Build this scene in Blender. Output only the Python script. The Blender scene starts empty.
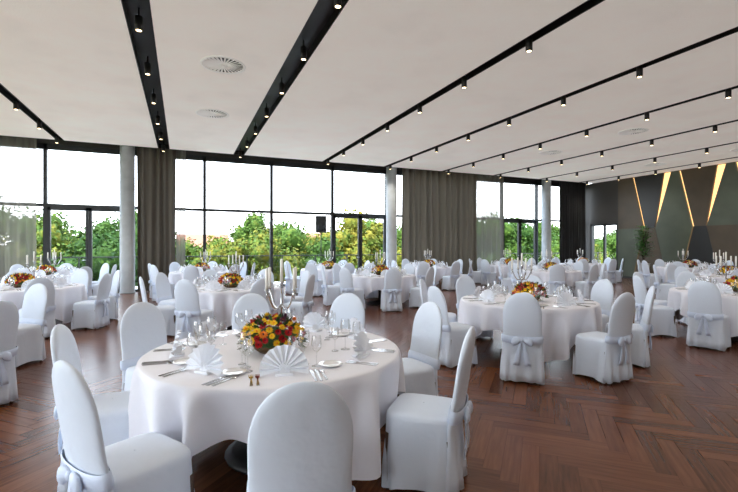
import bpy, math, random
from math import sin, cos, pi, radians, sqrt
from mathutils import Vector, Matrix
random.seed(7)
S = bpy.context.scene
TH = radians(23.4)
ST, CT = sin(TH), cos(TH)
CEIL = 4.66
XL, XR, YB, YF = -9.0, 19.0, -5.0, 16.0

# ------------------------------------------------------------ materials
def mat(name, col, rough=0.6, metal=0.0, emit=None, estr=0.0, bump=0.0, bscale=40.0, var=0.0, vscale=3.0, sheen=0.0, spec=None, trans=0.0, tl_=0.0):
    m = bpy.data.materials.new(name); m.use_nodes = True
    nt = m.node_tree; b = nt.nodes['Principled BSDF']
    b.inputs['Base Color'].default_value = (*col, 1)
    b.inputs['Roughness'].default_value = rough
    b.inputs['Metallic'].default_value = metal
    if spec is not None: b.inputs['Specular IOR Level'].default_value = spec
    if emit:
        b.inputs['Emission Color'].default_value = (*emit, 1)
        b.inputs['Emission Strength'].default_value = estr
    if sheen: b.inputs['Sheen Weight'].default_value = sheen
    tc = nt.nodes.new('ShaderNodeTexCoord')
    if bump:
        n = nt.nodes.new('ShaderNodeTexNoise'); n.inputs['Scale'].default_value = bscale
        n.inputs['Detail'].default_value = 3
        nt.links.new(tc.outputs['Object'], n.inputs['Vector'])
        bp = nt.nodes.new('ShaderNodeBump'); bp.inputs['Strength'].default_value = bump
        bp.inputs['Distance'].default_value = 0.02
        nt.links.new(n.outputs['Fac'], bp.inputs['Height'])
        nt.links.new(bp.outputs['Normal'], b.inputs['Normal'])
    if var:
        n = nt.nodes.new('ShaderNodeTexNoise'); n.inputs['Scale'].default_value = vscale
        n.inputs['Detail'].default_value = 5
        nt.links.new(tc.outputs['Object'], n.inputs['Vector'])
        r = nt.nodes.new('ShaderNodeValToRGB')
        r.color_ramp.elements[0].position = 0.3; r.color_ramp.elements[1].position = 0.7
        r.color_ramp.elements[0].color = (*[c*(1-var) for c in col], 1)
        r.color_ramp.elements[1].color = (*[min(1, c*(1+var)) for c in col], 1)
        nt.links.new(n.outputs['Fac'], r.inputs['Fac'])
        nt.links.new(r.outputs['Color'], b.inputs['Base Color'])
    if trans or tl_:
        out = nt.nodes['Material Output']
        t = nt.nodes.new('ShaderNodeBsdfTransparent')
        tl = nt.nodes.new('ShaderNodeBsdfTranslucent'); tl.inputs['Color'].default_value = (*col, 1)
        m1 = nt.nodes.new('ShaderNodeMixShader'); m1.inputs[0].default_value = tl_
        nt.links.new(b.outputs[0], m1.inputs[1]); nt.links.new(tl.outputs[0], m1.inputs[2])
        m2 = nt.nodes.new('ShaderNodeMixShader'); m2.inputs[0].default_value = trans
        nt.links.new(m1.outputs[0], m2.inputs[1]); nt.links.new(t.outputs[0], m2.inputs[2])
        nt.links.new(m2.outputs[0], out.inputs['Surface'])
    return m

def glass_mat(name, k0, k1, pw, tint=(1, 1, 1)):
    m = bpy.data.materials.new(name); m.use_nodes = True
    nt = m.node_tree; nt.nodes.clear()
    out = nt.nodes.new('ShaderNodeOutputMaterial')
    t = nt.nodes.new('ShaderNodeBsdfTransparent'); t.inputs[0].default_value = (*tint, 1)
    g = nt.nodes.new('ShaderNodeBsdfGlossy'); g.inputs['Roughness'].default_value = 0.02
    lw = nt.nodes.new('ShaderNodeLayerWeight'); lw.inputs['Blend'].default_value = .5
    p = nt.nodes.new('ShaderNodeMath'); p.operation = 'POWER'; p.inputs[1].default_value = pw
    ma = nt.nodes.new('ShaderNodeMath'); ma.operation = 'MULTIPLY_ADD'; ma.inputs[1].default_value = k1; ma.inputs[2].default_value = k0
    mx = nt.nodes.new('ShaderNodeMixShader')
    nt.links.new(lw.outputs['Facing'], p.inputs[0]); nt.links.new(p.outputs[0], ma.inputs[0]); nt.links.new(ma.outputs[0], mx.inputs[0])
    nt.links.new(t.outputs[0], mx.inputs[1]); nt.links.new(g.outputs[0], mx.inputs[2])
    nt.links.new(mx.outputs[0], out.inputs['Surface'])
    return m

M_cover = mat('chair_cover_fabric', (.72, .79, .89), .75, bump=.55, bscale=7, sheen=.1)
M_sash = mat('satin_sash', (.68, .77, .93), .4, bump=.3, bscale=20)
M_cloth = mat('tablecloth_damask', (.87, .87, .93), .7, bump=.25, bscale=9, sheen=.1)
M_napkin = mat('napkin_linen', (.88, .91, .97), .7)
M_black = mat('black_metal', (.012, .012, .013), .5)
M_frame = mat('window_frame_anthracite', (.020, .023, .025), .45)
M_wood = mat('chair_leg_wood', (.05, .025, .015), .5)
M_silver = mat('polished_silver', (.55, .55, .56), .15, 1)
M_candle = mat('candle_wax', (.9, .88, .82), .5)
M_porc = mat('porcelain', (.9, .9, .9), .15)
M_ceil = mat('ceiling_plaster_self_lit', (.78, .73, .67), .9, var=.07, vscale=1.0, bump=.25, bscale=50, emit=(1, .94, .88), estr=.225)  # plaster given an even added glow, brightens the ceiling and fills the room
M_vent = mat('vent_white_metal_self_lit', (.8, .79, .77), .5, emit=(1, .96, .9), estr=.15)  # white metal with a faint added glow, no lamp behind it
M_conc = mat('column_concrete', (.42, .44, .45), .8, var=.1, vscale=4)
M_wall = mat('wall_dark_paint', (.045, .04, .035), .6)
M_wallL = mat('wall_light_plaster', (.66, .66, .67), .85)
M_curt = mat('curtain_taupe_fabric', (.18, .16, .125), .9, tl_=.08)
M_curtd = mat('curtain_dark_taupe_fabric', (.105, .09, .07), .9, tl_=.03)
M_sheer = mat('curtain_sheer', (.24, .23, .20), .9, trans=.24, tl_=.16)
M_cblack = mat('curtain_black_fabric', (.016, .016, .016), .9)
M_gold = mat('led_gold_reveal', (.8, .5, .2), .5, emit=(1, .6, .25), estr=1.4)
M_pA = mat('panel_bronze', (.075, .052, .028), .4, .1, var=.3, vscale=.8)
M_pB = mat('panel_dark_sage', (.075, .088, .058), .35, .1, var=.3, vscale=.8)
M_pC = mat('panel_black', (.012, .012, .012), .35)
M_lamp = mat('lamp_warm_emitter', (1, .8, .5), .5, emit=(1, .75, .42), estr=6)
M_leafd = mat('bouquet_leaf', (.025, .085, .015), .5)
M_red = mat('petal_red', (.5, .008, .012), .55)
M_yel = mat('petal_yellow', (.95, .66, .02), .55)
M_ora = mat('petal_orange', (.85, .25, .02), .55)
M_pur = mat('petal_purple', (.08, .01, .04), .55)
M_bowl = mat('bouquet_bowl', (.12, .07, .03), .4, .5)
M_bark = mat('tree_bark', (.06, .045, .03), .9)
M_terr = mat('terrace_stone', (.45, .44, .42), .8, var=.1)
M_grass = mat('ground_grass', (.09, .13, .04), .95, var=.3, vscale=.2)
M_pot = mat('planter_white', (.75, .75, .75), .4)
M_glass = glass_mat('window_glass', .01, .25, 6, (.97, .985, .985))
M_wine = glass_mat('wine_glass_crystal', .12, .8, 1.8, (.97, .975, .98))

def leaf_mat(name, a, b):
    m = bpy.data.materials.new(name); m.use_nodes = True
    nt = m.node_tree; bs = nt.nodes['Principled BSDF']; bs.inputs['Roughness'].default_value = .8
    bs.inputs['Specular IOR Level'].default_value = .2
    oi = nt.nodes.new('ShaderNodeObjectInfo'); tc = nt.nodes.new('ShaderNodeTexCoord')
    n = nt.nodes.new('ShaderNodeTexNoise'); n.inputs['Scale'].default_value = 1.6; n.inputs['Detail'].default_value = 8
    nt.links.new(tc.outputs['Object'], n.inputs['Vector'])
    ad = nt.nodes.new('ShaderNodeMath'); ad.operation = 'MULTIPLY_ADD'
    nt.links.new(oi.outputs['Random'], ad.inputs[0]); ad.inputs[1].default_value = .5
    sb = nt.nodes.new('ShaderNodeMath'); sb.operation = 'SUBTRACT'; nt.links.new(n.outputs['Fac'], sb.inputs[0]); sb.inputs[1].default_value = .32
    nt.links.new(sb.outputs[0], ad.inputs[2])
    r = nt.nodes.new('ShaderNodeValToRGB')
    r.color_ramp.elements[0].color = (*a, 1); r.color_ramp.elements[1].color = (*b, 1)
    r.color_ramp.elements[1].position = .85
    e = r.color_ramp.elements.new(.5); e.color = (.062, .115, .014, 1)
    nt.links.new(ad.outputs[0], r.inputs['Fac']); nt.links.new(r.outputs['Color'], bs.inputs['Base Color'])
    return m
M_leaf = leaf_mat('tree_foliage', (.014, .05, .007), (.22, .17, .018))
M_leafh = mat('houseplant_leaf', (.06, .2, .03), .45)

# ------------------------------------------------------------ mesh builder
class MB:
    def __init__(s): s.v = []; s.f = []; s.m = []; s.sm = []; s.mats = []
    def mi(s, m):
        if m not in s.mats: s.mats.append(m)
        return s.mats.index(m)
    def add(s, vs, fs, m, smooth=True, M=None):
        o = len(s.v); k = s.mi(m)
        for p in vs: s.v.append(tuple(M @ Vector(p)) if M else tuple(p))
        for f in fs: s.f.append([o+i for i in f]); s.m.append(k); s.sm.append(smooth)
    def box(s, a, b, m, M=None):
        x0, y0, z0 = a; x1, y1, z1 = b
        vs = [(x0,y0,z0),(x1,y0,z0),(x1,y1,z0),(x0,y1,z0),(x0,y0,z1),(x1,y0,z1),(x1,y1,z1),(x0,y1,z1)]
        s.add(vs, [(3,2,1,0),(4,5,6,7),(0,1,5,4),(1,2,6,5),(2,3,7,6),(3,0,4,7)], m, False, M)
    def rings(s, rs, m, smooth=True, cap0=False, cap1=False, M=None):
        n = len(rs[0]); vs = [p for r in rs for p in r]; fs = []
        for i in range(len(rs)-1):
            for j in range(n):
                k = (j+1) % n
                fs.append((i*n+j, i*n+k, (i+1)*n+k, (i+1)*n+j))
        if cap0: fs.append(tuple(range(n-1, -1, -1)))
        if cap1: fs.append(tuple((len(rs)-1)*n+j for j in range(n)))
        s.add(vs, fs, m, smooth, M)
    def lathe(s, prof, n, m, c=(0, 0, 0), M=None, caps=True):
        rs = [[(c[0]+r*cos(2*pi*j/n), c[1]+r*sin(2*pi*j/n), c[2]+z) for j in range(n)] for r, z in prof]
        s.rings(rs, m, True, caps, caps, M)
    def tube(s, pts, rad, n, m, M=None):
        pts = [Vector(p) for p in pts]; rs = []
        if not isinstance(rad, (list, tuple)): rad = [rad]*len(pts)
        for i, p in enumerate(pts):
            t = (pts[min(i+1, len(pts)-1)] - pts[max(i-1, 0)]).normalized()
            up = Vector((0, 0, 1)) if abs(t.z) < .9 else Vector((1, 0, 0))
            a = t.cross(up).normalized(); b = a.cross(t).normalized()
            rs.append([tuple(p + rad[i]*(cos(2*pi*j/n)*a + sin(2*pi*j/n)*b)) for j in range(n)])
        s.rings(rs, m, True, True, True, M)
    def ellipsoid(s, c, r, m, nu=10, nv=6, M=None):
        rs = []
        for i in range(nv+1):
            ph = -pi/2 + pi*i/nv; q = max(cos(ph), 1e-3)
            rs.append([(c[0]+r[0]*q*cos(2*pi*j/nu), c[1]+r[1]*q*sin(2*pi*j/nu), c[2]+r[2]*sin(ph)) for j in range(nu)])
        s.rings(rs, m, True, False, False, M)
    def prism(s, poly, d, m, M=None):
        n = len(poly); vs = [tuple(p) for p in poly] + [tuple(Vector(p)+Vector(d)) for p in poly]
        fs = [tuple(range(n-1, -1, -1)), tuple(range(n, 2*n))] + [(i, (i+1) % n, n+(i+1) % n, n+i) for i in range(n)]
        s.add(vs, fs, m, False, M)
    def mesh(s, name):
        me = bpy.data.meshes.new(name); me.from_pydata(s.v, [], s.f)
        for m in s.mats: me.materials.append(m)
        me.polygons.foreach_set('material_index', s.m); me.polygons.foreach_set('use_smooth', s.sm)
        me.update(); return me
    def obj(s, name, loc=(0, 0, 0), rz=0, sc=1, parent=None):
        return place(s.mesh(name), name, loc, rz, sc, parent)
def place(me, name, loc=(0, 0, 0), rz=0, sc=1, parent=None):
    o = bpy.data.objects.new(name, me); o.location = loc; o.rotation_euler = (0, 0, rz); o.scale = (sc,)*3
    S.collection.objects.link(o)
    if parent: o.parent = parent
    return o

# ------------------------------------------------------------ floor (herringbone parquet)
def clip(poly, ax, lim, sgn):
    out = []
    for i in range(len(poly)):
        a, b = poly[i], poly[(i+1) % len(poly)]
        da, db = sgn*(a[ax]-lim), sgn*(b[ax]-lim)
        if da <= 0: out.append(a)
        if (da < 0 < db) or (db < 0 < da):
            t = da/(da-db); out.append(tuple(a[k]+t*(b[k]-a[k]) for k in range(4)))
    return out
def build_floor():
    W, n = .12, 6; c45 = cos(pi/4)
    vs, fs, uvs, rnd = [], [], [], []
    for mm in range(-44, 45):
        for k in range(-290, 291):
            ox, oy = (k + n*mm)*W, (k - n*mm)*W
            for kind in (0, 1):
                x0, y0, w, h = (ox, oy, n*W, W) if kind == 0 else (ox+n*W, oy+(1-n)*W, W, n*W)
                cx, cy = x0+w/2, y0+h/2
                X, Y = (cx-cy)*c45+5, (cx+cy)*c45+5
                if X < XL-.6 or X > XR+.6 or Y < YB-.6 or Y > YF+.6: continue
                g = .0017; ru, rv = random.random()*50, random.random()*50
                poly = []
                for px, py in ((x0+g, y0+g), (x0+w-g, y0+g), (x0+w-g, y0+h-g), (x0+g, y0+h-g)):
                    u, v = (px-x0, py-y0) if kind == 0 else (py-y0, px-x0)
                    poly.append(((px-py)*c45+5, (px+py)*c45+5, u+ru, v+rv))
                for ax, lim, sg in ((0, XL, -1), (0, XR, 1), (1, YB, -1), (1, YF, 1)):
                    poly = clip(poly, ax, lim, sg)
                    if len(poly) < 3: break
                if len(poly) < 3: continue
                o = len(vs); r = random.random()
                for p in poly: vs.append((p[0], p[1], 0)); uvs += [p[2], p[3]]
                fs.append(list(range(o, o+len(poly)))); rnd.append(r)
    o = len(vs)
    vs += [(XL, YB, -.004), (XR, YB, -.004), (XR, YF, -.004), (XL, YF, -.004), (XL, YB, -.25), (XR, YB, -.25), (XR, YF, -.25), (XL, YF, -.25)]
    for f in ((0,1,2,3),(7,6,5,4),(0,4,5,1),(1,5,6,2),(2,6,7,3),(3,7,4,0)):
        fs.append([o+i for i in f]); rnd.append(0)
    me = bpy.data.meshes.new('floor'); me.from_pydata(vs, [], fs)
    uv = me.uv_layers.new(name='UVMap'); at_ = me.attributes.new('prnd', 'FLOAT', 'FACE')
    at_.data.foreach_set('value', rnd)
    uvs += [0, 0]*8
    luv = []
    for l in me.loops: luv += [uvs[2*l.vertex_index], uvs[2*l.vertex_index+1]]
    uv.data.foreach_set('uv', luv)
    m = bpy.data.materials.new('parquet_walnut'); m.use_nodes = True
    nt = m.node_tree; b = nt.nodes['Principled BSDF']
    u = nt.nodes.new('ShaderNodeUVMap'); mp = nt.nodes.new('ShaderNodeMapping'); mp.inputs['Scale'].default_value = (3, 38, 1)
    nz = nt.nodes.new('ShaderNodeTexNoise'); nz.inputs['Scale'].default_value = 1; nz.inputs['Detail'].default_value = 5
    nt.links.new(u.outputs[0], mp.inputs[0]); nt.links.new(mp.outputs[0], nz.inputs['Vector'])
    a = nt.nodes.new('ShaderNodeAttribute'); a.attribute_name = 'prnd'
    ma = nt.nodes.new('ShaderNodeMath'); ma.operation = 'MULTIPLY_ADD'; ma.inputs[1].default_value = .34
    nt.links.new(a.outputs['Fac'], ma.inputs[0])
    m2 = nt.nodes.new('ShaderNodeMath'); m2.operation = 'MULTIPLY'; m2.inputs[1].default_value = .7
    nt.links.new(nz.outputs['Fac'], m2.inputs[0]); nt.links.new(m2.outputs[0], ma.inputs[2])
    r = nt.nodes.new('ShaderNodeValToRGB'); e = r.color_ramp.elements
    e[0].position = .1; e[0].color = (.032, .010, .004, 1); e[1].position = .85; e[1].color = (.225, .082, .036, 1)
    nt.links.new(ma.outputs[0], r.inputs['Fac']); nt.links.new(r.outputs['Color'], b.inputs['Base Color'])
    b.inputs['Roughness'].default_value = .27; b.inputs['Specular IOR Level'].default_value = .35
    bp = nt.nodes.new('ShaderNodeBump'); bp.inputs['Strength'].default_value = .1; bp.inputs['Distance'].default_value = .004
    nt.links.new(nz.outputs['Fac'], bp.inputs['Height']); nt.links.new(bp.outputs['Normal'], b.inputs['Normal'])
    me.materials.append(m); place(me, 'floor')
build_floor()

# ------------------------------------------------------------ ceiling
strips = [(-8.7, .2), (-6.1, .2), (-3.35, .2), (-.56, .34), (1.78, .36), (4.88, .2), (7.42, .18), (10.1, .16), (12.8, .16), (15.5, .16), (18.1, .16)]
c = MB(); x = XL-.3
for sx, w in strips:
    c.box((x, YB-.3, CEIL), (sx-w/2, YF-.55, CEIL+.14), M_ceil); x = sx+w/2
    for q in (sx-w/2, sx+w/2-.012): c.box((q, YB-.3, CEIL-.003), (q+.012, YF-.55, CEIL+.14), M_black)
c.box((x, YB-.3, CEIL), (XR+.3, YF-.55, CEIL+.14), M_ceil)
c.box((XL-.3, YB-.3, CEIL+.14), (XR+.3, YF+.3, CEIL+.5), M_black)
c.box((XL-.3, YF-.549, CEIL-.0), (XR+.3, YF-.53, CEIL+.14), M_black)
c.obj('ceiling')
# spotlights
sp = MB()
sp.lathe([(.048, 0), (.051, .005), (.051, .19), (.012, .195), (.012, .31)], 14, M_black)
sp.lathe([(.036, -.001), (.036, .001)], 12, M_lamp)
sp_me = sp.mesh('ceiling_spotlight')
ld = bpy.data.lights.new('spot_lamp', 'SPOT'); ld.energy = 60; ld.color = (1, .94, .85); ld.spot_size = radians(110); ld.spot_blend = 1; ld.shadow_soft_size = .05
for i, (sx, w) in enumerate(strips):
    for k in range(-5, 7):
        y = 5.09+1.66*k
        if y < YB+.5 or y > 15.3: continue
        o = place(sp_me, 'ceiling_spotlight', (sx, y, CEIL-.17))
        if (i+k) % 2 == 0 and k >= -2:
            l = bpy.data.objects.new('lamp', ld); S.collection.objects.link(l); l.parent = o; l.location = (0, 0, -.02)
# vents
vb = MB()
vb.lathe([(.37, 0), (.38, -.012), (.34, -.02), (.33, -.008)], 40, M_vent, caps=False)
vb.lathe([(.33, -.001), (.001, -.0012)], 32, M_black, caps=False)
vb.lathe([(.08, -.001), (.085, -.02), (.001, -.024)], 24, M_vent, caps=False)
for k in range(28):
    a = 2*pi*k/28
    vb.box((.08, -.015, -.018), (.335, .015, -.008), M_vent, Matrix.Rotation(a, 4, 'Z') @ Matrix.Rotation(.35, 4, 'X'))
v_me = vb.mesh('ceiling_air_vent')
for p in ((.65, 7.9), (.65, 10.9), (.65, 4.9), (11.4, 8), (11.4, 10.9), (11.4, 5), (16.8, 8), (16.8, 10.9)):
    place(v_me, 'ceiling_air_vent', (p[0], p[1], CEIL))

# ------------------------------------------------------------ window walls
TR = 2.76
def window(name, x0, x1, y, door=False, M=None):
    b = MB(); f = .05; z1 = CEIL-.02
    x0 += .001; x1 -= .001
    b.box((x0, y-.07, 0), (x0+f, y+.07, z1), M_frame); b.box((x1-f, y-.07, 0), (x1, y+.07, z1), M_frame)
    b.box((x0, y-.07, z1-.16), (x1, y+.07, z1), M_frame)
    b.box((x0, y-.06, TR-.045), (x1, y+.06, TR+.045), M_frame)
    b.box((x0, y-.07, 0), (x1, y+.07, .07), M_frame)
    if door:
        xm = (x0+x1)/2
        for a0, a1 in ((x0+f, xm-.005), (xm+.005, x1-f)):
            for q in (a0, a1-.08): b.box((q, y-.05, .07), (q+.08, y+.05, TR-.04), M_frame)
            b.box((a0, y-.05, .07), (a1, y+.05, .2), M_frame); b.box((a0, y-.05, TR-.15), (a1, y+.05, TR-.04), M_frame)
        b.tube([(xm-.05, y-.05, 1.05), (xm-.05, y-.11, 1.05), (xm-.17, y-.11, 1.05)], .01, 8, M_silver)
    b.add([(x0+f, y, .07), (x1-f, y, .07), (x1-f, y, z1-.16), (x0+f, y, z1-.16)], [(0, 1, 2, 3)], M_glass, False)
    o = b.obj(name)
    if M: o.matrix_world = M
    return o
WX = [-9.0, -6.2, -3.87, -1.6, .70, 3.02, 5.39, 7.75, 10.1, 12.0, 13.76, 15.9, 18.95]
for i in range(len(WX)-1):
    d = WX[i] in (-3.87, 5.39, 13.76)
    window(('door_%d' if d else 'window_%d') % (i+1), WX[i], WX[i+1], YF+.1, d)
w = MB(); w.box((XL-.3, YF+.02, CEIL-.02), (XR+.3, YF+.3, CEIL+.14), M_wall); w.box((XL-.3, YF+.0, -.25), (XR+.3, YF+.3, 0), M_wall); w.obj('wall_front')
w = MB(); w.box((XL-.3, YB-.3, -.25), (XR+.3, YB-.01, CEIL+.14), M_wallL); w.obj('wall_back')
for i in range(9):
    window('window_%d' % (40+i), YB+i*21/9, YB+(i+1)*21/9, 0, M=Matrix.Translation((XL-.1, 0, 0)) @ Matrix.Rotation(pi/2, 4, 'Z'))
w = MB(); w.box((XL-.3, YB, CEIL-.02), (XL-.02, YF, CEIL+.14), M_wall); w.box((XL-.3, YB, -.25), (XL, YF, 0), M_wall); w.obj('wall_left')
w = MB(); dy0, dy1, dz = 14.1, 15.6, 2.6
w.box((XR, YB, 0), (XR+.3, dy0, CEIL), M_wall); w.box((XR, dy1, 0), (XR+.3, YF+.3, CEIL), M_wall); w.box((XR, dy0, dz), (XR+.3, dy1, CEIL), M_wall)
w.obj('wall_right')
b = MB()
for a in (dy0+.005, (dy0+dy1)/2-.05, dy1-.095): b.box((XR+.02, a, .005), (XR+.14, a+.09, dz-.005), M_frame)
b.box((XR+.02, dy0+.005, dz-.1), (XR+.14, dy1-.005, dz-.005), M_frame); b.box((XR+.02, dy0+.005, .005), (XR+.14, dy1-.005, .1), M_frame)
b.add([(XR+.08, dy0+.01, .1), (XR+.08, dy1-.01, .1), (XR+.08, dy1-.01, dz-.1), (XR+.08, dy0+.01, dz-.1)], [(0, 1, 2, 3)], M_glass, False); b.obj('door_20')
# feature panels
b = MB(); b.box((XR-.03, YB+.02, .1), (XR-.02, dy0-.12, CEIL-.03), M_gold)
mats = [M_pA, M_pC, M_pB, M_pA, M_pB, M_pC]
ys = [dy0-.1 - 1.0*i for i in range(19)]
zm = 2.3
def bnd(i, z, side):
    y = ys[i]; s_ = 1 if i % 2 else -1
    if i == 0 or i == len(ys)-1: return y
    t = z/zm if z < zm else 1-(z-zm)/(CEIL-zm)
    off = s_*(.26 - .52*t)
    g = .004
    if z > zm and i % 2 == 0: g = .14*(1-t)+.015
    elif z > zm: g = .04
    elif i % 2: g = .022
    return y + off + (g if side > 0 else -g)
for i in range(len(ys)-1):
    for z0, z1, mm in ((.1, zm-.0, mats[(i+2) % 6]), (zm, CEIL-.02, mats[i % 6])):
        poly = [(XR-.12, bnd(i, z0+.001, -1), z0), (XR-.12, bnd(i+1, z0+.001, 1), z0), (XR-.12, bnd(i+1, z1, 1), z1), (XR-.12, bnd(i, z1, -1), z1)]
        b.prism(poly, (.08, 0, 0), mm)
b.obj('feature_wall_panelling')
b = MB(); b.box((XR-.14, YB, 0), (XR, dy0-.05, .1), M_black); b.obj('baseboard_right')

# columns
for cx in (-1.62, 7.78, 16.12):
    b = MB(); b.lathe([(.235, 0), (.235, .03), (.215, .035), (.215, CEIL+.14)], 32, M_conc)
    b.obj('concrete_column', (cx, 15.68, 0))
# curtains
def curtain(name, x0, x1, y, m, amp=.06, per=.16):
    b = MB(); n = max(8, int((x1-x0)/per*8)); vs = []; fs = []
    lv = [.015, .3, 1.2, 2.4, 3.6, CEIL+.1]
    ph = random.random()*6
    for j, z in enumerate(lv):
        for i in range(n+1):
            xx = x0+(x1-x0)*i/n
            a = 2*pi*(xx-x0)/per
            aa = amp*(1-.25*j/5)*(.7+.3*sin(a*.37+ph))
            vs.append((xx+.02*sin(a*.31+ph+z*.4), y+aa*sin(a+.9*sin(xx*3+ph))+.015*sin(a*2.3+z), z))
    for j in range(len(lv)-1):
        for i in range(n): fs.append((j*(n+1)+i, j*(n+1)+i+1, (j+1)*(n+1)+i+1, (j+1)*(n+1)+i))
    b.add(vs, fs, m, True)
    b.box((x0, y-.02, CEIL+.1), (x1, y+.02, CEIL+.13), M_black)
    b.obj(name)
curtain('sheer_curtain', -8.8, -4.0, 15.8, M_sheer, .05, .22)
curtain('curtain', -1.35, -.22, 15.68, M_curtd, .10, .22)
curtain('sheer_curtain', -.22, .1, 15.8, M_sheer, .04, .14)
curtain('curtain', 8.25, 12.0, 15.68, M_curt, .14, .30)
curtain('sheer_curtain', 12.0, 13.6, 15.74, M_sheer, .1, .3)
curtain('black_curtain', 17.0, 18.75, 15.68, M_cblack)

# ------------------------------------------------------------ chair
def sup(a, n):
    c_, s_ = cos(a), sin(a)
    return (math.copysign(abs(c_)**(2/n), c_), math.copysign(abs(s_)**(2/n), s_))
def build_chair():
    b = MB(); N = 96; A = [2*pi*j/N for j in range(N)]
    rs = []
    for sc_, z in ((.02, .492), (.5, .489), (.8, .484), (.93, .475), (.985, .46), (1.0, .44)):
        rs.append([(.212*sc_*sup(a, 5)[0], .215*sc_*sup(a, 5)[1], z) for a in A])
    for k in range(1, 11):
        t = k/10; r = []
        for a in A:
            zb = .010+.032*cos(2*a)**2
            z = .44+(zb-.44)*t
            q = 1+.15*t*(.3+.7*abs(sin(2*a)))+.045*t*sin(9*a+1)+.03*t*sin(17*a)+.022*sin(pi*t)*sin(5*a+4*t)
            e = sup(a, 5-1.4*t); r.append((.212*q*e[0], .215*q*e[1], z))
        rs.append(r)
    b.rings(rs[::-1], M_cover)
    prof = [(.03, .235), (.12, .228), (.22, .218), (.30, .212), (.36, .208), (.42, .208), (.5, .203), (.6, .198), (.7, .2), (.77, .2), (.82, .194), (.87, .18), (.91, .16), (.945, .133), (.97, .103), (.988, .07), (.997, .038), (1.0, .004)]
    rs = []
    for z, hw in prof:
        lo = max(0, .36-z)
        cy = -.205-.10*max(0, z-.36)/.64-.03*lo; d = .030 if z < .9 else .030*sqrt(max(.02, 1-((z-.9)/.1)**2))
        d += .02*lo
        rs.append([(hw*sup(a, 2.7)[0], cy+d*sup(a, 2.5)[1]+.018*((hw*sup(a, 3)[0])/.2)**2*(1 if z > .36 else .4)+.05*lo*sin(hw*cos(a)*55+1), z) for a in A])
    b.rings(rs, M_cover, cap0=True, cap1=True)
    rs = []
    for z, g in ((.455, .004), (.46, .009), (.495, .012), (.53, .009), (.535, .003)):
        cy = -.205-.10*(z-.36)/.64
        rs.append([((.206+g)*sup(a, 3)[0], cy+(.034+g)*sup(a, 2.5)[1]+.014*(sup(a, 3)[0])**2, z+.012*sin(a)) for a in A])
    b.rings(rs, M_sash)
    yb = -.275
    for s_ in (-1, 1):
        rs = []
        for t in range(9):
            q = t/8; xx = s_*(.01+.10*q); h = .010+.036*sin(pi*min(q*.75+.05, 1)); th = .008+.014*sin(pi*q)
            if t == 8: h, th = .012, .004
            cz = .49-.03*q
            rs.append([(xx, yb-.003+th*cos(a)-.006*q, cz+h*sin(a)) for a in [2*pi*j/12 for j in range(12)]])
        b.rings(rs, M_sash, cap0=True, cap1=True)
        rs = []
        for t in range(8):
            q = t/7; cx = s_*(.010+.05*q); z = .48-.27*q; hw = .013+.02*q
            yy = yb+.004*q+.005*sin(q*7)
            rs.append([(cx-hw, yy+.002, z), (cx, yy+.008, z), (cx+hw, yy, z), (cx+hw, yy-.005, z), (cx, yy+.001, z), (cx-hw, yy-.004, z)])
        b.rings(rs, M_sash, cap0=True, cap1=True)
    b.ellipsoid((0, yb-.008, .488), (.02, .016, .024), M_sash)
    for sx in (-1, 1):
        for sy in (-1, 1):
            b.lathe([(.014, 0), (.018, .35)], 8, M_wood, (sx*.185, sy*.185, 0))
    return b.mesh('banquet_chair')
chair_me = build_chair()

# ------------------------------------------------------------ table
def build_table(seed):
    r = random.Random(seed); b = MB(); N = 240
    ph = [r.random()*6 for _ in range(4)]
    rs = [[(R*cos(2*pi*j/N), R*sin(2*pi*j/N), z) for j in range(N)] for R, z in ((.002, .752), (.5, .752), (.86, .752), (.888, .750), (.90, .742))]
    for k in range(1, 15):
        t = k/14; ring = []
        for j in range(N):
            a = 2*pi*j/N
            zb = .27-.17*cos(4*a+ph[0])
            f = sin(13*a+ph[1]+1.3*sin(3*a+ph[3]))*.65+sin(23*a+ph[2]+sin(2*a))*.35
            f = f if f > 0 else f*.6
            R = .903 - .065*t + .125*f*t**.65
            ring.append((R*cos(a+.02*t*sin(9*a)), R*sin(a+.02*t*sin(9*a)), .735+(zb-.735)*t))
        rs.append(ring)
    b.rings(rs[::-1], M_cloth)
    b.lathe([(.35, 0), (.36, .02), (.3, .05), (.06, .1), (.05, .66), (.25, .71)], 24, M_black)
    b.lathe([(.88, .715), (.88, .738)], 48, M_wood)
    return b.mesh('round_banquet_table')
table_mes = [build_table(i) for i in range(3)]

# ------------------------------------------------------------ tableware
def add_napkin(b, M=None):
    n = 22; vs = []; fs = []
    for k in range(n+1):
        a = radians(-12)+radians(204)*k/n
        s_ = .014 if k % 2 else -.014
        for R, q in ((.012, .2), (.06, .6), (.14, 1)):
            x_, z_ = R*cos(a), R*sin(a)
            vs.append((x_, s_*q+z_*.28, z_*.95+.035))
    for k in range(n):
        for r_ in range(2):
            o = k*3+r_; fs.append((o, o+3, o+4, o+1))
    b.add(vs, fs, M_napkin, False, M)
    b.prism([(-.05, -.02, .001), (.05, -.02, .001), (.05, .07, .001), (-.05, .07, .001)], (0, 0, .014), M_napkin, M)
    b.prism([(-.03, .0, .01), (.03, .0, .01), (.0, .05, .01)], (0, .005, .05), M_napkin, M)
def add_glass(b, h, M=None, n=18):
    s_ = h/.22
    b.lathe([(.001, .001), (.034*s_, .001), (.034*s_, .004), (.006, .01), (.0035, .02), (.0035, h*.44), (.012*s_, h*.48), (.032*s_, h*.58), (.038*s_, h*.7), (.035*s_, h*.86), (.030*s_, h)], n, M_wine, M=M, caps=False)
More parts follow.
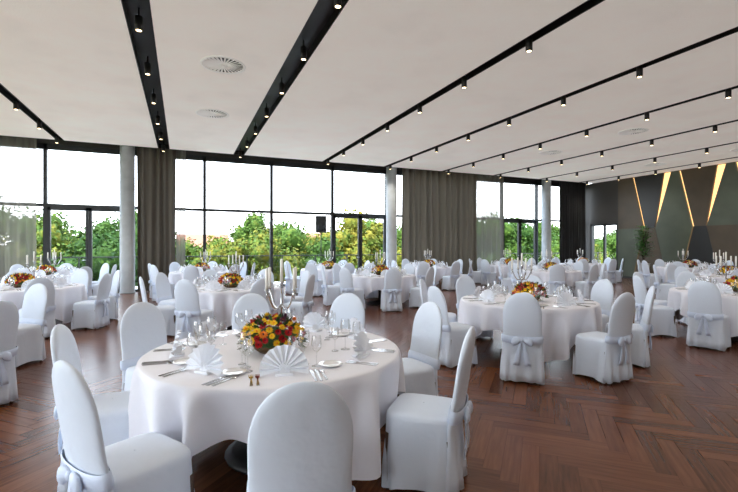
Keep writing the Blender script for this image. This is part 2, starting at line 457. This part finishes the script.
def add_knife(b, x0, M):
    b.prism([(x0-.008, -.11, 0), (x0+.008, -.11, 0), (x0+.006, 0, 0), (x0+.01, .02, 0), (x0+.009, .09, 0), (x0, .115, 0), (x0-.007, .09, 0), (x0-.006, 0, 0)], (0, 0, .004), M_silver, M)
def add_fork(b, x0, M):
    b.prism([(x0-.009, -.1, 0), (x0+.009, -.1, 0), (x0+.004, .0, 0), (x0+.005, .03, 0), (x0+.013, .05, 0), (x0+.013, .065, 0), (x0-.013, .065, 0), (x0-.013, .05, 0), (x0-.005, .03, 0), (x0-.004, 0, 0)], (0, 0, .004), M_silver, M)
    for i in range(4):
        q = x0-.013+i*.0075; b.box((q, .065, .0), (q+.0035, .105, .004), M_silver, M)
def add_cutlery(b, M=None):
    for x0 in (.16, .19): add_knife(b, x0, M)
    for x0 in (-.15, -.185): add_fork(b, x0, M)
    b.prism([(.215, -.1, 0), (.229, -.1, 0), (.226, .04, 0), (.218, .04, 0)], (0, 0, .004), M_silver, M)
    b.ellipsoid((.222, .065, .004), (.019, .03, .004), M_silver, M=M)
def add_plate(b, M=None, c=(-.285, .09, 0)):
    b.lathe([(.04, .001), (.05, .003), (.075, .012), (.073, .015), (.045, .007), (.001, .006)], 28, M_porc, c, M, caps=False)
nap = MB(); add_napkin(nap); nap_me = nap.mesh('fan_folded_napkin')
gl = MB(); add_glass(gl, .22); gl_me = gl.mesh('wine_glass')
cu = MB(); add_cutlery(cu); cu_me = cu.mesh('cutlery_set')
pl = MB(); add_plate(pl, None, (0, 0, 0)); pl_me = pl.mesh('bread_plate')
st = MB()
GL = ((.14, .20, .22), (.21, .14, .19), (.07, .25, .17))
for k in range(8):
    Mk = Matrix.Rotation(2*pi*k/8, 4, 'Z') @ Matrix.Translation((0, -.68, 0))
    add_napkin(st, Mk); add_cutlery(st, Mk); add_plate(st, Mk)
    for gx, gy, gh in GL: add_glass(st, gh, Mk @ Matrix.Translation((gx, gy, 0)), 12)
st_me = st.mesh('table_settings')

def build_bouquet(seed):
    r = random.Random(seed); b = MB()
    b.lathe([(.09, 0), (.13, .03), (.14, .07), (.1, .075)], 24, M_bowl)
    b.ellipsoid((0, 0, .09), (.15, .15, .085), M_leafd, 16, 8)
    cols = [M_yel, M_red, M_yel, M_ora, M_pur, M_yel, M_red, M_yel, M_red]
    n = 80
    for i in range(n):
        zf = 1-(i+.5)/n*1.05; ph = i*2.39996
        rr = sqrt(max(0, 1-zf*zf)); d = Vector((rr*cos(ph), rr*sin(ph), zf))
        p = Vector((d.x*.2, d.y*.2, .09+d.z*.145))*(1+r.uniform(-.05, .07))
        q = Vector((0, 0, 1)).rotation_difference((d+Vector((r.uniform(-.3, .3), r.uniform(-.3, .3), .2))).normalized()).to_matrix().to_4x4()
        M = Matrix.Translation(p) @ q
        c_ = r.choice(cols); R = r.uniform(.023, .037); c2 = M_pur if c_ in (M_ora, M_red) else M_ora
        for lay, (rs_, zz) in enumerate(((1, .004), (.72, .012), (.42, .018))):
            k = 10 if lay == 0 else 7
            for j in range(k):
                a = 2*pi*j/k+lay*.4; da = pi/k*1.0
                b.add([(0, 0, zz*.4), (R*rs_*.7*cos(a-da), R*rs_*.7*sin(a-da), zz+.004), (R*rs_*cos(a), R*rs_*sin(a), zz+.002+.006*lay), (R*rs_*.7*cos(a+da), R*rs_*.7*sin(a+da), zz+.004)], [(0, 1, 2, 3)], c_, False, M)
        b.ellipsoid((0, 0, .014), (R*.22, R*.22, .008), c2, 8, 4, M)
    for i in range(110):
        ph = r.random()*6.28; el = r.uniform(-.2, 1.3); d = Vector((cos(ph)*cos(el), sin(ph)*cos(el), sin(el)))
        p = Vector((d.x*.18, d.y*.18, .08+d.z*.13)); q = Vector((0, 0, 1)).rotation_difference((d+Vector((0, 0, -.2))).normalized()).to_matrix().to_4x4()
        M = Matrix.Translation(p) @ q @ Matrix.Rotation(r.random()*6, 4, 'Z')
        b.add([(0, 0, 0), (-.014, .0, .03), (0, .005, .075), (.014, 0, .03)], [(0, 1, 2, 3)], M_leafd, False, M)
    return b.mesh('flower_bouquet')
bq = [build_bouquet(3), build_bouquet(9)]
def build_cand():
    b = MB()
    b.lathe([(.06, 0), (.065, .008), (.05, .018), (.018, .035), (.012, .06), (.02, .085), (.009, .11), (.008, .22), (.016, .235), (.008, .25), (.007, .36), (.014, .375), (.008, .39), (.02, .405), (.014, .41)], 20, M_silver)
    b.lathe([(.011, .41), (.010, .56), (.002, .565)], 10, M_candle)
    for k in range(4):
        a = pi/2*k+.5; pts = []
        for t in range(11):
            q = t/10; R = .125*q; z = .26-.05*sin(pi*q)+.10*q**2
            pts.append((R*cos(a), R*sin(a), z))
        b.tube(pts, .0065, 8, M_silver)
        b.lathe([(.006, .35), (.02, .362), (.014, .365)], 12, M_silver, (.125*cos(a), .125*sin(a), 0))
        b.lathe([(.004, .30), (.007, .355)], 8, M_silver, (.125*cos(a), .125*sin(a), 0))
        b.lathe([(.011, .363), (.010, .50), (.002, .505)], 10, M_candle, (.125*cos(a), .125*sin(a), 0))
    return b.mesh('silver_candelabra')
ca_me = build_cand()

def W(lat, dep): return (dep*ST+lat*CT, dep*CT-lat*ST)
def table(X, Y, a0, detail=False, skip=(), idx=0, chairs=None):
    place(table_mes[idx % 3], 'round_banquet_table', (X, Y, 0), idx*1.3)
    ch = chairs if chairs else [(a0+45*k, 1.18+random.uniform(-.01, .05), random.uniform(-4, 4)) for k in range(8) if k not in skip]
    for a, R, dr in ch:
        aw = radians(a)-TH
        place(chair_me, 'banquet_chair', (X+R*cos(aw), Y+R*sin(aw), 0), aw+pi/2+radians(dr))
    z = .7525
    if detail:
        for a, R_, dr in ch:
            aw = radians(a)-TH; rz = aw+pi/2
            R = Matrix.Translation((X, Y, z)) @ Matrix.Rotation(rz, 4, 'Z')
            def pp(x_, y_):
                v = R @ Vector((x_, y_, 0)); return (v.x, v.y, v.z)
            place(nap_me, 'fan_folded_napkin', pp(0, -.69), rz+random.uniform(-.2, .2))
            place(cu_me, 'cutlery_set', pp(0, -.74), rz)
            place(pl_me, 'bread_plate', pp(-.28, -.57), rz)
            for gx, gy, gh in GL: place(gl_me, 'wine_glass', pp(gx, -.69+gy), rz, gh/.22)
    else:
        place(st_me, 'table_settings', (X, Y, z), radians(ch[0][0])-TH+pi/2)
    f = Vector((ST, CT))
    place(bq[idx % 2], 'flower_bouquet', (X-f.x*.1, Y-f.y*.1, z), idx)
    place(ca_me, 'silver_candelabra', (X+f.x*.2, Y+f.y*.2, z), idx*.7, 1.15)

x1, y1 = W(-.68, 3.15)
table(x1, y1, 0, True, idx=0, chairs=[(-74, 1.32, -2), (-115, 1.13, -10), (-20, 1.10, 0), (30, 1.13, 0), (-163, 1.06, 2), (155, 1.22, -10), (72, 1.2, 0), (112, 1.2, 0)])
x2, y2 = W(2.2, 6.0)
table(x2, y2, -112.5, True, idx=1)
table(*W(-2.5, 7.9), -100, True, idx=2)
table(*W(-6.3, 7.9), -45, idx=3)
table(*W(.3, 11.2), -80, idx=4)
table(10.4, 10.0, -60, idx=5)
table(8.35, 4.1, -100, idx=6)
table(16.2, 9.4, -90, idx=7)
table(15.6, 13.2, -70, idx=8)
table(8.2, 13.5, -60, idx=9)
table(.55, 13.6, -80, idx=10)
table(11.9, 13.5, -100, idx=11)
table(12.6, 6.4, -75, idx=12)
table(*W(-4.8, 4.3), -15, idx=13, skip=(1,))
table(4.4, 13.5, -60, idx=14)
table(-3.2, 13.6, -70, idx=15)
table(16.6, 5.3, -70, idx=16)

# ------------------------------------------------------------ plants, speaker
def plant(name, X, Y, H=2.2):
    b = MB(); r = random.Random(int(X*10))
    b.lathe([(.16, 0), (.22, .75), (.235, .76), (.21, .74), (.19, .7), (.001, .69)], 24, M_pot)
    for i in range(4):
        b.tube([(r.uniform(-.05, .05), r.uniform(-.05, .05), .68), (r.uniform(-.1, .1), r.uniform(-.1, .1), 1.2), (r.uniform(-.15, .15), r.uniform(-.15, .15), H-.4)], .015, 6, M_bark)
    for i in range(200):
        a = r.random()*6.28; z = r.uniform(1.0, H-.25); L = r.uniform(.25, .45); R0 = r.uniform(0, .1); up = r.uniform(.1, 1)
        M = Matrix.Translation((R0*cos(a), R0*sin(a), z)) @ Matrix.Rotation(a, 4, 'Z')
        w_ = .04
        b.add([(0, 0, 0), (L*.4, -w_, L*.4*up), (L*.4, w_, L*.4*up), (L*.8, -w_*.7, L*.5*up), (L*.8, w_*.7, L*.5*up), (L, 0, L*.35*up)], [(0, 1, 2), (1, 3, 4, 2), (3, 5, 4)], M_leafh, True, M)
    b.obj(name, (X, Y, 0))
plant('potted_plant', 17.75, 12.0, 2.5); plant('potted_plant', 18.2, 8.0, 2.3)
b = MB()
b.tube([(0, 0, .75), (0, 0, 2.0)], .018, 10, M_black)
for k in range(3):
    a = 2*pi*k/3; b.tube([(0, 0, .8), (.35*cos(a), .35*sin(a), .012)], .012, 8, M_black)
b.prism([(-.2, -.16, 2.0), (.2, -.16, 2.0), (.15, .16, 2.0), (-.15, .16, 2.0)], (0, 0, .62), M_black)
b.lathe([(.13, 0), (.14, .012), (.05, .004)], 24, M_frame, M=Matrix.Translation((0, -.16, 2.2)) @ Matrix.Rotation(pi/2, 4, 'X'))
b.obj('loudspeaker_on_stand', (4.75, 15.5, 0), -.3)

# ------------------------------------------------------------ outside
b = MB(); b.box((XL-3, YF+.3, -.3), (XR+6, 18.9, -.06), M_terr); b.obj('terrace_floor')
b = MB(); b.box((XL-2, 18.72, 1.06), (XR+5, 18.80, 1.1), M_frame)
x = XL-2
while x < XR+5:
    b.box((x-.02, 18.73, -.06), (x+.02, 18.79, 1.06), M_frame)
    b.add([(x+.04, 18.76, .04), (x+1.46, 18.76, .04), (x+1.46, 18.76, 1.04), (x+.04, 18.76, 1.04)], [(0, 1, 2, 3)], M_glass, False); x += 1.5
b.obj('terrace_railing')
b = MB(); b.box((-250, -150, -6.2), (300, 400, -6), M_grass); b.obj('ground')
def build_tree(seed):
    r = random.Random(seed); b = MB()
    b.tube([(0, 0, 0), (.1, 0, 3), (.0, .1, 6)], [.3, .22, .12], 10, M_bark)
    blobs = []
    for i in range(24):
        a = r.random()*6.28; z = r.uniform(2.0, 8.3); R = (2.5 if z < 6 else 1.7)*sqrt(r.random())
        blobs.append((Vector((R*cos(a), R*sin(a), z)), r.uniform(.6, 1.3)))
    blobs.append((Vector((0, 0, 8.6)), 1.0))
    for c_, R in blobs: b.ellipsoid(c_, (R*.7, R*.7, R*.65), M_leaf, 10, 7)
    for i in range(9000):
        c_, R = r.choice(blobs)
        d = Vector((r.gauss(0, 1), r.gauss(0, 1), r.gauss(0, 1))).normalized()
        p = c_+d*R*r.uniform(.7, 1.2); s_ = r.uniform(.08, .17)
        u = Vector((r.gauss(0, 1), r.gauss(0, 1), r.gauss(0, 1))).normalized(); v = d.cross(u).normalized()
        b.add([p-u*s_, p+v*s_*.6, p+u*s_, p-v*s_*.6], [(0, 1, 2, 3)], M_leaf, False)
    return b.mesh('tree')
trees = [build_tree(k) for k in range(4)]
k = 0
for row, (Y, z0) in enumerate(((24.5, -6), (30, -6), (37, -6))):
    x = -32+row*1.7
    while x < 62:
        h = random.uniform(.76, 1.06)+row*.03
        if row == 0 and x > 0: h *= .9
        place(trees[k % 4], 'tree', (x+random.uniform(-.7, .7), Y+random.uniform(-1, 1), z0), random.random()*6, h); k += 1
        x += random.uniform(3.4, 4.8)
M_far = mat('distant_foliage', (.07, .12, .06), .9, var=.4, vscale=.15)
b = MB()
for i in range(170):
    b.ellipsoid((-200+i*3+random.uniform(-2, 2), 130+random.uniform(-8, 8), -3), (4, 4, random.uniform(4.5, 8)), M_far, 10, 7)
b.obj('distant_tree_line')
M_house = mat('house_render', (.6, .55, .48), .8); M_roof = mat('roof_tile', (.3, .12, .07), .8)
for hx, hy, w_, h_ in ((32, 95, 12, 9.5), (52, 100, 10, 8.5), (88, 90, 14, 10), (4, 100, 10, 9)):
    b = MB(); b.box((-w_/2, -4, 0), (w_/2, 4, h_-2), M_house)
    b.prism([(-w_/2-.3, -4.4, h_-2), (-w_/2-.3, 4.4, h_-2), (-w_/2-.3, 0, h_+1)], (w_+.6, 0, 0), M_roof)
    for i in range(int(w_//2)):
        for zz in (1.5, 4.5): b.box((-w_/2+.7+i*2, -4.05, zz), (-w_/2+1.6+i*2, -4, zz+1.5), M_frame)
    b.obj('distant_house', (hx, hy, -6))

# ------------------------------------------------------------ light
wd = bpy.data.worlds.new('sky'); S.world = wd; wd.use_nodes = True
nt = wd.node_tree; bg = nt.nodes['Background']
tc = nt.nodes.new('ShaderNodeTexCoord'); sx = nt.nodes.new('ShaderNodeSeparateXYZ'); nt.links.new(tc.outputs['Generated'], sx.inputs[0])
r = nt.nodes.new('ShaderNodeValToRGB'); r.color_ramp.elements[0].color = (.95, .97, 1, 1); r.color_ramp.elements[1].color = (.60, .77, 1, 1)
r.color_ramp.elements[1].position = .6
nt.links.new(sx.outputs['Z'], r.inputs['Fac']); nt.links.new(r.outputs['Color'], bg.inputs['Color'])
bg.inputs['Strength'].default_value = 6.0
sd = bpy.data.lights.new('sun', 'SUN'); sd.energy = 8; sd.angle = .02; sd.color = (1, .93, .82)
so = bpy.data.objects.new('sun', sd); S.collection.objects.link(so)
so.rotation_euler = Vector((.75, .3, -1.0)).to_track_quat('-Z', 'Y').to_euler()

cd = bpy.data.cameras.new('camera'); cd.lens = 21.0; cd.sensor_width = 36; cd.clip_end = 600
co = bpy.data.objects.new('camera', cd); S.collection.objects.link(co)
co.location = (0, 0, 1.5); co.rotation_euler = (pi/2, 0, -TH)
S.camera = co
S.view_settings.view_transform = 'Standard'
S.view_settings.exposure = 0.27
S.cycles.max_bounces = 8; S.cycles.transparent_max_bounces = 24
